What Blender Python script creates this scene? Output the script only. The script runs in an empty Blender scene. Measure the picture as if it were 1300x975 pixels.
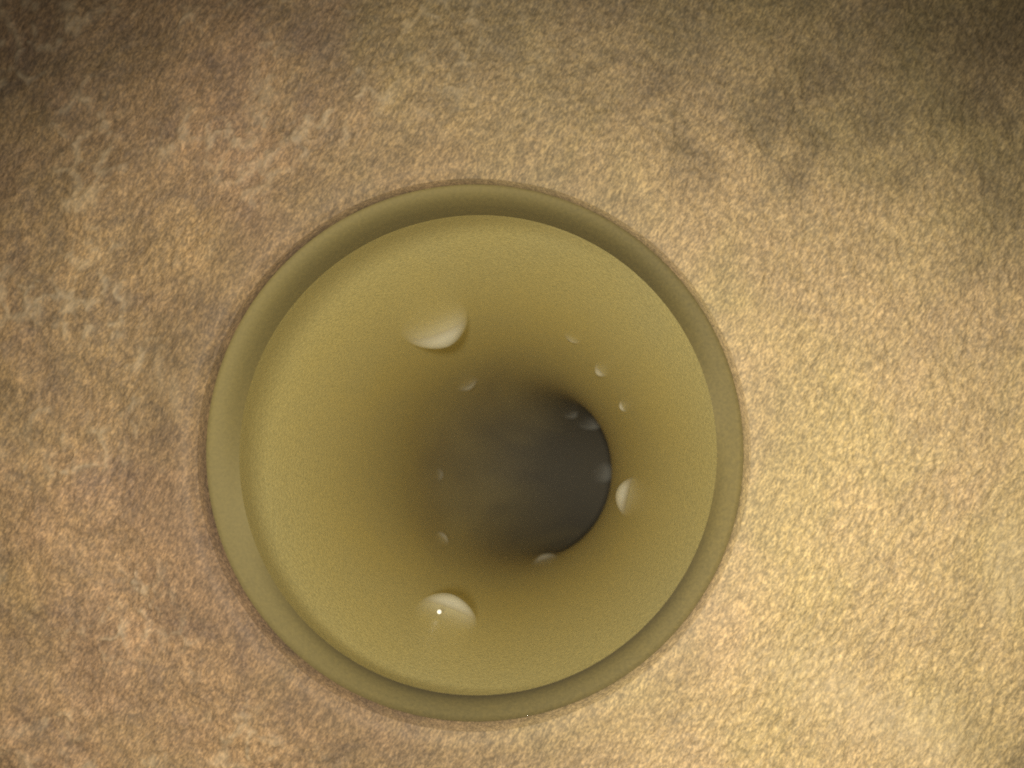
import bpy, bmesh, math
import numpy as np
from mathutils import Vector, Matrix
from mathutils.bvhtree import BVHTree

S = 0.1                     # outer radius of the pipe mouth, in metres; all lengths below are in pipe radii
sc = bpy.context.scene
COL = sc.collection

# ------------------------------------------------------------------ camera
F_PX, W_PX, H_PX = 928.0, 1300.0, 975.0
CAM = np.array([0.138, 0.257, 2.69])
cd = bpy.data.cameras.new("camera")
cam = bpy.data.objects.new("camera", cd); COL.objects.link(cam)
cam.location = Vector(CAM * S)
cd.sensor_width = 36.0
cd.lens = 36.0 * F_PX / W_PX
cd.clip_start = 0.002; cd.clip_end = 50.0
cd.dof.use_dof = True
cd.dof.focus_distance = 3.35 * S
cd.dof.aperture_fstop = 9.0
sc.camera = cam

# ------------------------------------------------------------------ world, lamp of the inspection camera, added fill
w = bpy.data.worlds.new("World"); sc.world = w; w.use_nodes = True
bg = w.node_tree.nodes["Background"]
bg.inputs[0].default_value = (0.9, 0.95, 1.0, 1); bg.inputs[1].default_value = 0.02

def spot(name, loc, aim, power, size, blend, radius, col):
    l = bpy.data.lights.new(name, 'SPOT'); o = bpy.data.objects.new(name, l); COL.objects.link(o)
    l.energy = power * S * S; l.spot_size = math.radians(size); l.spot_blend = blend
    l.shadow_soft_size = radius * S; l.color = col
    o.location = Vector(loc) * S
    d = Vector(aim) - Vector(loc)
    o.rotation_euler = d.to_track_quat('-Z', 'Y').to_euler()
    return o
spot("lamp_ring_main", (-0.05, 0.45, 4.2), (0.15, -0.70, 0.0), 1740, 90, 1.0, 0.16, (1.0, 0.93, 0.80))
spot("lamp_fill_right", (0.85, -0.40, 2.70), (2.2, -1.05, 0.0), 325, 100, 1.0, 0.10, (1.0, 0.93, 0.80))  # added fill spot, brightens the ground at lower right

vs = sc.view_settings
vs.view_transform = 'Standard'; vs.look = 'None'; vs.exposure = 0.0; vs.gamma = 1.0; vs.use_curve_mapping = False
sc.cycles.use_denoising = False
sc.cycles.max_bounces = 14; sc.cycles.diffuse_bounces = 12; sc.cycles.transparent_max_bounces = 8

# ------------------------------------------------------------------ helpers
rng = np.random.default_rng(7)
TABS = [rng.random((256, 256)) for _ in range(8)]
def vnoise(x, y, k=0):
    t = TABS[k % 8]
    xi = np.floor(x).astype(int); yi = np.floor(y).astype(int)
    fx = x - xi; fy = y - yi
    fx = fx*fx*(3-2*fx); fy = fy*fy*(3-2*fy)
    a = t[xi & 255, yi & 255]; b = t[(xi+1) & 255, yi & 255]
    c = t[xi & 255, (yi+1) & 255]; d = t[(xi+1) & 255, (yi+1) & 255]
    return (a*(1-fx)+b*fx)*(1-fy) + (c*(1-fx)+d*fx)*fy - 0.5
def fbm(x, y, octs=4, gain=0.5, k=0):
    s = 0; a = 1
    for i in range(octs):
        s = s + a*vnoise(x*2**i+17.3*i, y*2**i-9.1*i, k+i); a *= gain
    return s
JX, JY = rng.random((256, 256)), rng.random((256, 256))
def cells(x, y):
    """distance to the border between the two nearest of a jittered set of points"""
    xi = np.floor(x).astype(int); yi = np.floor(y).astype(int)
    f1 = np.full(x.shape, 9.0); f2 = np.full(x.shape, 9.0)
    for di in (-1, 0, 1):
        for dj in (-1, 0, 1):
            a = xi+di; b = yi+dj
            d = np.hypot(a + JX[a & 255, b & 255] - x, b + JY[a & 255, b & 255] - y)
            f2 = np.where(d < f1, f1, np.minimum(f2, d)); f1 = np.minimum(f1, d)
    return f2 - f1
def smooth(a, b, x):
    t = np.clip((x-a)/(b-a), 0, 1); return t*t*(3-2*t)

def mesh_grid(name, P, closed_u, mat, parent=None, flip=False):
    """P: (rows, cols, 3) points in radii; quads between; columns close on themselves if closed_u."""
    nr, nc = P.shape[:2]
    me = bpy.data.meshes.new(name)
    co = (P.reshape(-1, 3) * S).astype(np.float32)
    i = np.arange(nr-1)[:, None]; j = np.arange(nc if closed_u else nc-1)[None, :]
    j2 = (j+1) % nc
    q = np.stack([i*nc+j, i*nc+j2, (i+1)*nc+j2, (i+1)*nc+j], -1).reshape(-1, 4)
    if flip: q = q[:, ::-1]
    me.vertices.add(len(co)); me.vertices.foreach_set("co", co.ravel())
    me.loops.add(q.size); me.loops.foreach_set("vertex_index", q.ravel().astype(np.int32))
    me.polygons.add(len(q))
    me.polygons.foreach_set("loop_start", np.arange(0, q.size, 4, dtype=np.int32))
    me.polygons.foreach_set("loop_total", np.full(len(q), 4, np.int32))
    me.polygons.foreach_set("use_smooth", np.ones(len(q), bool))
    me.update(calc_edges=True)
    me.materials.append(mat)
    o = bpy.data.objects.new(name, me); COL.objects.link(o)
    if parent: o.parent = parent
    return o

class NT:
    def __init__(s, name):
        s.m = bpy.data.materials.new(name); s.m.use_nodes = True
        s.t = s.m.node_tree; s.b = s.t.nodes["Principled BSDF"]
        s.tc = s.t.nodes.new("ShaderNodeTexCoord")
    def link(s, a, b): s.t.links.new(a, b)
    def mapped(s, scale, rot=(0,0,0)):
        mp = s.t.nodes.new("ShaderNodeMapping"); s.link(s.tc.outputs["Object"], mp.inputs[0])
        mp.inputs["Scale"].default_value = [v/S for v in scale]; mp.inputs["Rotation"].default_value = rot
        return mp.outputs[0]
    def turned(s, ang, scale):
        a = s.mapped((S, S, S), (0, 0, ang))
        mp = s.t.nodes.new("ShaderNodeMapping"); s.link(a, mp.inputs[0]); mp.inputs["Scale"].default_value = [v/S for v in scale]
        return mp.outputs[0]
    def noise(s, vec, detail=4, rough=0.55, dist=0.0):
        n = s.t.nodes.new("ShaderNodeTexNoise"); s.link(vec, n.inputs["Vector"])
        n.inputs["Scale"].default_value = 1.0; n.inputs["Detail"].default_value = detail
        n.inputs["Roughness"].default_value = rough; n.inputs["Distortion"].default_value = dist
        return n.outputs["Fac"]
    def ramp(s, fac, stops):
        r = s.t.nodes.new("ShaderNodeValToRGB"); s.link(fac, r.inputs[0])
        el = r.color_ramp.elements
        while len(el) < len(stops): el.new(0.5)
        for e, (p, c) in zip(el, stops):
            e.position = p; e.color = (*c, 1) if not isinstance(c, float) else (c, c, c, 1)
        return r.outputs[0]
    def mix(s, fac, a, b, mode='MIX'):
        n = s.t.nodes.new("ShaderNodeMix"); n.data_type = 'RGBA'; n.blend_type = mode; n.clamp_factor = False
        for v, i in ((fac, 0), (a, 6), (b, 7)):
            if isinstance(v, (int, float)): n.inputs[i].default_value = v
            elif isinstance(v, tuple): n.inputs[i].default_value = (*v, 1)
            else: s.link(v, n.inputs[i])
        return n.outputs[2]
    def bump(s, h, strength, dist):
        n = s.t.nodes.new("ShaderNodeBump"); s.link(h, n.inputs["Height"])
        n.inputs["Strength"].default_value = strength; n.inputs["Distance"].default_value = dist*S
        s.link(n.outputs[0], s.b.inputs["Normal"])

# ------------------------------------------------------------------ materials
def ground_material():
    n = NT("rough_tan_mortar")
    big = n.noise(n.mapped((1.3, 1.3, 1.3)), 4, 0.6, 0.6)
    mid = n.noise(n.mapped((6, 6, 6)), 5, 0.62, 0.8)
    grain = n.noise(n.turned(math.radians(-62), (22, 56, 42)), 3, 0.7)
    fine = n.noise(n.turned(math.radians(-58), (64, 130, 110)), 2, 0.7)
    base = n.ramp(mid, [(0.37, (0.178, 0.136, 0.084)), (0.48, (0.235, 0.175, 0.096)), (0.64, (0.300, 0.220, 0.118))])
    tn = n.t.nodes.new("ShaderNodeAttribute"); tn.attribute_name = "clay"      # pinker, blotchier mortar on the left
    base = n.mix(tn.outputs["Fac"], n.mix(0.3, (0.255, 0.190, 0.092), base), n.mix(0.75, (0.235, 0.175, 0.096), base))
    hue = n.ramp(big, [(0.38, (1.03, 0.98, 1.0)), (0.62, (1.0, 1.0, 0.90))])
    c = n.mix(1.0, base, hue, 'MULTIPLY')
    g = n.ramp(grain, [(0.33, 0.70), (0.5, 0.98), (0.67, 1.32)])
    c = n.mix(0.85, c, g, 'MULTIPLY')
    f = n.ramp(fine, [(0.37, (0.56, 0.59, 0.62)), (0.5, (0.88, 0.88, 0.88)), (0.63, (1.36, 1.32, 1.20))])
    c = n.mix(0.8, c, f, 'MULTIPLY')
    c = n.mix(tn.outputs["Fac"], c, n.mix(1.0, c, (0.89, 0.795, 0.77), 'MULTIPLY'))
    # greyish wet blotches plus shade painted round the mouth, top and corner, stored per vertex where they stand on the surface
    at = n.t.nodes.new("ShaderNodeAttribute"); at.attribute_name = "stain_shade"
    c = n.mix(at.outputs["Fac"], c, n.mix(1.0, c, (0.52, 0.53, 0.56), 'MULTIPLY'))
    ap = n.t.nodes.new("ShaderNodeAttribute"); ap.attribute_name = "crust"
    c = n.mix(ap.outputs["Fac"], c, n.mix(0.5, c, (0.46, 0.37, 0.23)))
    n.link(c, n.b.inputs["Base Color"])
    n.b.inputs["Roughness"].default_value = 0.75
    n.b.inputs["Specular IOR Level"].default_value = 0.35
    n.bump(grain, 0.35, 0.010)
    return n.m

def pipe_material(name, col_a, col_b, rough=0.38):
    n = NT(name)
    big = n.noise(n.mapped((1.6, 1.6, 0.8)), 3, 0.5, 0.5)
    fine = n.noise(n.mapped((85, 85, 40)), 2, 0.7)
    c = n.ramp(big, [(0.35, col_a), (0.65, col_b)])
    f = n.ramp(fine, [(0.25, (0.78, 0.80, 0.80)), (0.5, (1.0, 1.0, 1.0)), (0.75, (1.22, 1.2, 1.15))])
    c = n.mix(0.9, c, f, 'MULTIPLY')
    at = n.t.nodes.new("ShaderNodeAttribute"); at.attribute_name = "depth_shade"     # fading of light with depth, painted as darker colour
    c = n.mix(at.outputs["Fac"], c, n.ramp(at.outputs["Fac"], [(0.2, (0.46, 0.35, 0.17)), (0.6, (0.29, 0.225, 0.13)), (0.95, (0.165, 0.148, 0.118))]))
    at = n.t.nodes.new("ShaderNodeAttribute"); at.attribute_name = "lip_blend"     # olive tone blended over the lip, stronger on the left
    c = n.mix(at.outputs["Fac"], c, (0.31, 0.25, 0.09))
    n.link(c, n.b.inputs["Base Color"])
    n.b.inputs["Roughness"].default_value = rough
    n.b.inputs["Specular IOR Level"].default_value = 0.5
    n.bump(fine, 0.25, 0.006)
    return n.m

M_GROUND = ground_material()
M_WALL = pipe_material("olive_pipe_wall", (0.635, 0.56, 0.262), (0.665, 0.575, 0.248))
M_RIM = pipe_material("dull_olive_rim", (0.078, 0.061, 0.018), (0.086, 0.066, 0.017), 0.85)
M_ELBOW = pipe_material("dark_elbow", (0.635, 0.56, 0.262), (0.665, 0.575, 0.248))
def droplet_material():
    n = NT("pale_crescent_water")
    n.b.inputs["Base Color"].default_value = (0.93, 0.93, 0.82, 1)
    n.b.inputs["Roughness"].default_value = 0.12
    n.b.inputs["Specular IOR Level"].default_value = 0.6
    at = n.t.nodes.new("ShaderNodeAttribute"); at.attribute_name = "crescent_light"  # pale colour rising to the deep edge paints the light gathered there
    n.link(at.outputs["Fac"], n.b.inputs["Alpha"])
    return n.m
M_DROP = droplet_material()
_b = NT("white_glint"); M_GLINT = _b.m  # white ball for the painted highlight
_b.b.inputs["Base Color"].default_value = (0.95, 0.95, 0.9, 1); _b.b.inputs["Roughness"].default_value = 0.15
_b.b.inputs["Specular IOR Level"].default_value = 1.0

# ------------------------------------------------------------------ the ground round the mouth
NTH, NR = 1800, 430
th = np.linspace(0, 2*np.pi, NTH, endpoint=False)
u = np.linspace(0, 1, NR)
rr = 1.009 + 1.75*u**1.15 + 3.2*np.clip((u-0.86)/0.14, 0, 1)**2
TH, RR = np.meshgrid(th, rr)
wob = 0.006*(fbm(np.cos(TH)*2.2+5, np.sin(TH)*2.2+5, 3, k=3)) * np.exp(-(RR-1)*6)
X = (RR+wob)*np.cos(TH); Y = (RR+wob)*np.sin(TH); T = RR-1.0
side = 0.5-0.5*np.cos(TH-0.15)                       # 0 on the right, 1 on the left of the mouth
def px(x, y): return (x-603)/340.0, -(y-575)/340.0   # photograph position on the mouth plane, in radii
Z = 0.012 + 0.016*(1-side)
Z += 0.05*side*np.exp(-((T-0.02)/0.22)**2)           # mortar fillet raised round the pipe
Z -= 0.03*np.exp(-(T/0.03)**2)*(0.15+1.05*side)        # rounded edge into the joint
Z += 0.05*fbm(X*1.1+3, Y*1.1+8, 3, k=1)*smooth(0.05, 0.6, T)
left = smooth(0.2, -1.2, X)
rough = smooth(0.0, 0.35, T)*0.85+0.15
Z += rough*(0.012+0.020*left)*fbm(X*4, Y*4, 3, 0.5, k=2)
Xa = X*0.5+Y*0.866; Ya = -X*0.866+Y*0.5
Z += rough*0.004*fbm(Xa*16, Ya*24, 3, 0.6, k=4)
Z += rough*(0.0045+0.0015*(1-left))*fbm(Xa*44, Ya*62, 2, 0.6, k=5)
def blob(cx, cy, rx, ry, soft=1.0, ang=0.0):
    ax, ay = px(cx, cy); dx = X-ax; dy = Y-ay
    c, s = math.cos(ang), math.sin(ang)
    a = (dx*c+dy*s)/(rx/340.0); b = (-dx*s+dy*c)/(ry/340.0)
    d = np.sqrt(a*a+b*b) + 0.55*fbm(X*4+cx, Y*4+cy, 3, k=6)
    return smooth(1.15, 1.15-soft, d)
stain_shade = np.zeros_like(X)
upleft = smooth(0.15, -0.75, X - 0.25*Y)
clay = smooth(0.9, -0.5, X + 0.35*np.abs(Y) + 0.5*fbm(X*1.5, Y*1.5, 3, k=1))
for (cx, cy, rx, ry, so, am) in [(1130,90,190,110,1.1,0.7), (1260,200,70,150,1.0,0.7), (640,-20,600,190,1.1,0.8), (100,20,240,120,1.1,0.5), (1050,110,75,45,0.9,0.8), (1110,150,50,40,0.8,0.8), (1150,40,130,60,1.0,0.8), (1265,60,90,90,1.0,0.8),  # broad top patches paint the fall-off of light there
        (1265,240,40,60,0.8,0.7), (1240,330,40,30,0.9,0.5), (640,25,45,25,0.9,0.7), (520,80,70,25,0.9,0.5), (820,25,40,25,0.8,0.6),
        (830,110,55,20,0.9,0.5), (60,90,150,110,1.1,0.75), (190,50,110,40,1.0,0.4), (120,210,60,30,0.9,0.5), (90,500,60,60,1.0,0.4),
        (1330,985,85,80,1.1,1.75), (440,60,60,30,0.9,0.4),  # lower right corner: shade painted very dark
        (950,120,40,50,0.9,0.4), (150,400,70,40,1.0,0.35), (350,230,60,30,1.0,0.35)]:
    stain_shade = np.maximum(stain_shade, am*blob(cx, cy, rx*1.35, ry*1.35, so*1.1))
stain_shade = np.maximum(stain_shade, 0.32*upleft*smooth(0.10, 0.30, fbm(X*7+3, Y*7, 3, 0.55, k=1)))
upright = smooth(0.5, 1.25, Y)*smooth(-0.4, 1.1, X)
stain_shade = np.maximum(stain_shade, 0.8*upright*smooth(-0.15, 0.38, fbm(X*5+7, Y*4+1, 4, 0.6, k=0)))
mouth_shade = (0.30+0.30*side)*smooth(0.22, 0.0, T + 0.25*fbm(X*2.5, Y*2.5, 3, k=2) - 0.12*side)  # shade beside the pipe edge painted as a darker band
stain_shade = np.maximum(stain_shade, mouth_shade)
pit = blob(1345, 1005, 110, 95, 1.15)  # dip added to darken the lower right corner
Z -= 0.03*pit
Z -= 0.010*stain_shade
ridge = np.abs(fbm(X*4.2+2, Y*4.2+5, 4, 0.6, k=5)); broken = smooth(-0.05, 0.3, fbm(X*6+9, Y*6, 4, 0.6, k=7))
wx = 0.55*fbm(X*7, Y*7, 4, 0.6, k=3); wy = 0.55*fbm(X*7+31, Y*7+11, 4, 0.6, k=4)
net = smooth(0.42, 0.0, cells(Xa*8+wx, Ya*11+wy))
broken = smooth(-0.12, 0.25, fbm(X*3.5+9, Y*3.5, 4, 0.6, k=7))
crust = net*upleft*smooth(0.10, 0.35, T)*0.55*broken*smooth(-0.35, 0.25, fbm(X*22, Y*22, 3, 0.6, k=6))
crust = np.maximum(crust, 0.22*broken*blob(212, 470, 12, 45, 0.9, 0.2)); crust = np.maximum(crust, 0.22*broken*blob(234, 500, 10, 40, 0.9, 0.1))
crust = np.maximum(crust, 0.35*broken*blob(215, 595, 30, 12, 0.9, -0.6)); crust = np.maximum(crust, 0.35*broken*blob(195, 130, 55, 8, 0.9, 0.5))
crust = np.maximum(crust, 0.35*blob(1120, 905, 170, 60, 1.15, -0.45)); crust = np.maximum(crust, 0.3*blob(1265, 720, 30, 80, 1.0, -0.1))
Z += 0.010*crust*(1+2*fbm(X*14, Y*14, 3, 0.6, k=1))
P = np.stack([X, Y, Z], -1)
skirt = P[:1].copy(); skirt[..., 2] -= 0.2           # the edge goes down beside the pipe
P = np.concatenate([skirt, P], 0)
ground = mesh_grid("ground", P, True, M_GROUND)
ground["kind"] = "structure"; ground["label"] = "rough tan mortar surface around the pipe mouth"
for nm, arr in (("stain_shade", stain_shade), ("crust", crust), ("clay", clay)):
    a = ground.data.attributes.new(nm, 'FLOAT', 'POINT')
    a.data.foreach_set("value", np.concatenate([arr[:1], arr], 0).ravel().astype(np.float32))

# ------------------------------------------------------------------ the pipe
pipe = bpy.data.objects.new("pipe", None); COL.objects.link(pipe)
pipe["label"] = "round olive pipe mouth with dull rim, bending away into the dark"; pipe["category"] = "pipe"
RIN = 0.893
C0 = Vector((0.0, 0.036, 0.0))
AX = Vector((0.036, -0.136, -1.0)).normalized()
BEND = Vector((1.0, -0.12, 0.0)); BEND = (BEND - AX*BEND.dot(AX)).normalized()
L0, SB, KB = 4.9, 3.0, 0.046    # the elbow piece starts at L0; the axis starts to bend at SB, ever tighter
SEND = 12.5
_ds = 0.02; _pts = []; _p = C0.copy()
for _i in range(int(SEND/_ds)+2):
    _a = min(KB*max(0.0, _i*_ds-SB)**2, math.radians(105))
    _d = AX*math.cos(_a) + BEND*math.sin(_a)
    _pts.append((_p.copy(), _d)); _p = _p + _d*_ds
def centre(s):
    """point and direction on the pipe axis, s radii below the mouth"""
    return _pts[min(len(_pts)-1, max(0, int(round(s/_ds))))]
SIDE = AX.cross(BEND).normalized()
def tube(s_list, r_of, n=200):
    rows = []
    for s in s_list:
        p, d = centre(s); nb = SIDE.cross(d).normalized()
        r = r_of(s)
        rows.append([tuple(p + (nb*math.cos(t) + SIDE*math.sin(t))*r) for t in np.linspace(0, 2*math.pi, n, endpoint=False)])
    return np.array(rows)
ss = list(0.05+(L0-0.05)*np.linspace(0, 1, 90)**1.4)
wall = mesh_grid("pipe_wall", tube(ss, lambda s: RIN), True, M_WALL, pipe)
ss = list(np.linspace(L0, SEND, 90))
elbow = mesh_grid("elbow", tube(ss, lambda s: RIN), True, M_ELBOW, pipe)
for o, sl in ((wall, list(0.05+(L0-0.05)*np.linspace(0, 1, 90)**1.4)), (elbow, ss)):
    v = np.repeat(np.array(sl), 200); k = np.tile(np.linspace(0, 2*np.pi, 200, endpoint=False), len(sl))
    depth_shade = 0.95*smooth(2.9, 8.0, v + 0.5*(0.5-0.5*np.cos(k+0.3)) + 1.1*fbm(np.cos(k)*2+v*0.7, np.sin(k)*2+5, 3, k=2))  # painted darkness grows along the bore
    lip_blend = 0.8*smooth(0.75, -0.3, np.cos(k))*smooth(1, 0, (v-0.05)/(0.08+0.30*(0.5-0.5*np.cos(k-0.5))**2 + 0.05*fbm(np.cos(k)*3+9, np.sin(k)*3+4, 3, k=1)))
    a = o.data.attributes.new("lip_blend", 'FLOAT', 'POINT'); a.data.foreach_set("value", lip_blend.astype(np.float32))
    a = o.data.attributes.new("depth_shade", 'FLOAT', 'POINT'); a.data.foreach_set("value", depth_shade.astype(np.float32))

# rim: the cut end of the pipe, its inner edge rounded over
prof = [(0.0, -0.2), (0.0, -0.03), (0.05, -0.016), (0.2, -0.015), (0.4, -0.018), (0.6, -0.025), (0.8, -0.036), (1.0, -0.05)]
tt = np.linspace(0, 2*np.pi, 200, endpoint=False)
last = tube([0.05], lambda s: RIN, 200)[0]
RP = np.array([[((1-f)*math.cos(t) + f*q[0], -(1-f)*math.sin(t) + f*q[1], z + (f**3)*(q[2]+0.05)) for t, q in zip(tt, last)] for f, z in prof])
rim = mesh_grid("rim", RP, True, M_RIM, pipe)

a = rim.data.attributes.new("lip_blend", 'FLOAT', 'POINT')
a.data.foreach_set("value", np.tile(0.16*smooth(0.6, -0.8, np.cos(tt - 0.4)), len(prof)).astype(np.float32))  # left of the rim set lighter

# ------------------------------------------------------------------ droplets clinging to the pipe wall
vs_, fs_ = [], []
for o in (wall, elbow):
    b = len(vs_); vs_ += [v.co.copy() for v in o.data.vertices]; fs_ += [[b+i for i in f.vertices] for f in o.data.polygons]
bvh = BVHTree.FromPolygons(vs_, fs_)
def on_wall(x, y):
    d = Vector(((x-650)/F_PX, -(y-487.5)/F_PX, -1)).normalized()
    hit = bvh.ray_cast(Vector(CAM)*S, d)
    return hit[0], d, hit[3]
def droplet(x, y, wpx, hgt, label, lng=1.5, turn=0.0, paleness=0.95):
    """a drop whose crest is seen at photograph position x, y; wpx its width there"""
    p, d, dist = on_wall(x, y)
    # wall normal: towards the pipe axis
    s = min(np.linspace(0, 9, 300), key=lambda s: (centre(s)[0]*S - p).length)
    c, ax = centre(s)
    nrm = (c*S - p); nrm = (nrm - ax*nrm.dot(ax)).normalized()
    tan = nrm.cross(ax).normalized()
    ra = 0.5*wpx/F_PX*dist; rl = ra*lng
    ta = (tan*math.cos(turn) + ax*math.sin(turn)); la = (ax*math.cos(turn) - tan*math.sin(turn))
    n = 28; rings = 12; rows = []
    for i in range(rings+1):
        q = i/rings
        row = []
        for j in range(n):
            t = 2*math.pi*j/n
            wv = 1 + 0.06*math.sin(2*t+x) + 0.04*math.sin(3*t+y)
            off = ta*math.cos(t)*ra*q*wv + la*(math.sin(t)*rl*q*wv + 0.3*rl*(1-q))
            h = 1.7*hgt*ra*(1-q*q)**0.75 - (0.02*ra)
            pt = off
            # follow the curve of the wall
            lat = off.dot(tan); sag = RIN*S - math.sqrt(max(0, (RIN*S)**2 - lat*lat))
            row.append(tuple((pt + nrm*(h + sag))/S))
        rows.append(row)
    o = mesh_grid("water_droplet", np.array(rows), True, M_DROP)
    q = np.repeat(np.linspace(0, 1, rings+1), n)
    at = o.data.attributes.new("crescent_light", 'FLOAT', 'POINT')
    at.data.foreach_set("value", (paleness*(1-q**3.2)*smooth(-0.95, 0.6, np.tile(np.sin(2*np.pi*np.arange(n)/n), rings+1)*q + 0.3*(1-q))).astype(np.float32))
    o.location = p
    if "glint" in label:                              # added white bead paints the highlight on this one
        q = on_wall(555, 785)[0] - p
        r = 0.013
        B = np.array([[(math.sin(a)*math.cos(b)*r, math.sin(a)*math.sin(b)*r, math.cos(a)*r) for b in np.linspace(0, 2*math.pi, 24, endpoint=False)]
                      for a in np.linspace(0.01, math.pi-0.01, 14)])
        k = mesh_grid("glint_bead", B, True, M_GLINT, o); k.location = q + nrm*(0.035*S)
    o["label"] = label; o["category"] = "droplet"; o["group"] = "water droplets clinging inside the pipe"
for a in [
    (552, 406, 94, 0.42, "largest pale droplet, high on the olive pipe wall above the dark bend"),
    (564, 784, 84, 0.36, "wide droplet with a bright glint, on the lower pipe wall"),
    (803, 630, 56, 0.42, "bright upright crescent droplet on the pipe wall right of the dark bend"),
    (765, 468, 24, 0.5, "small pale droplet up right of the dark bend, above the tiny one"),
    (793, 515, 16, 0.5, "tiny droplet between a small pale droplet and the bright upright crescent"),
    (592, 486, 30, 0.35, "faint droplet just below the largest pale droplet"),
    (692, 714, 34, 0.35, "thin flat droplet on the wall right below the dark bend"),
    (748, 532, 34, 0.45, "brownish droplet at the upper right edge of the dark bend"),
    (724, 524, 20, 0.4, "dim droplet touching the top of the dark bend"),
    (766, 600, 30, 0.45, "pale droplet at the right edge of the dark bend, beside the bright crescent"),
    (556, 602, 18, 0.35, "faint speck of water on the far wall left of the dark bend"),
    (560, 684, 22, 0.35, "faint droplet on the far wall at lower left of the dark bend"),
    (727, 428, 26, 0.25, "barely visible droplet on the upper wall right of the largest droplet"),
]:
    droplet(*a, paleness=0.95 if a[2] > 50 else 0.42)
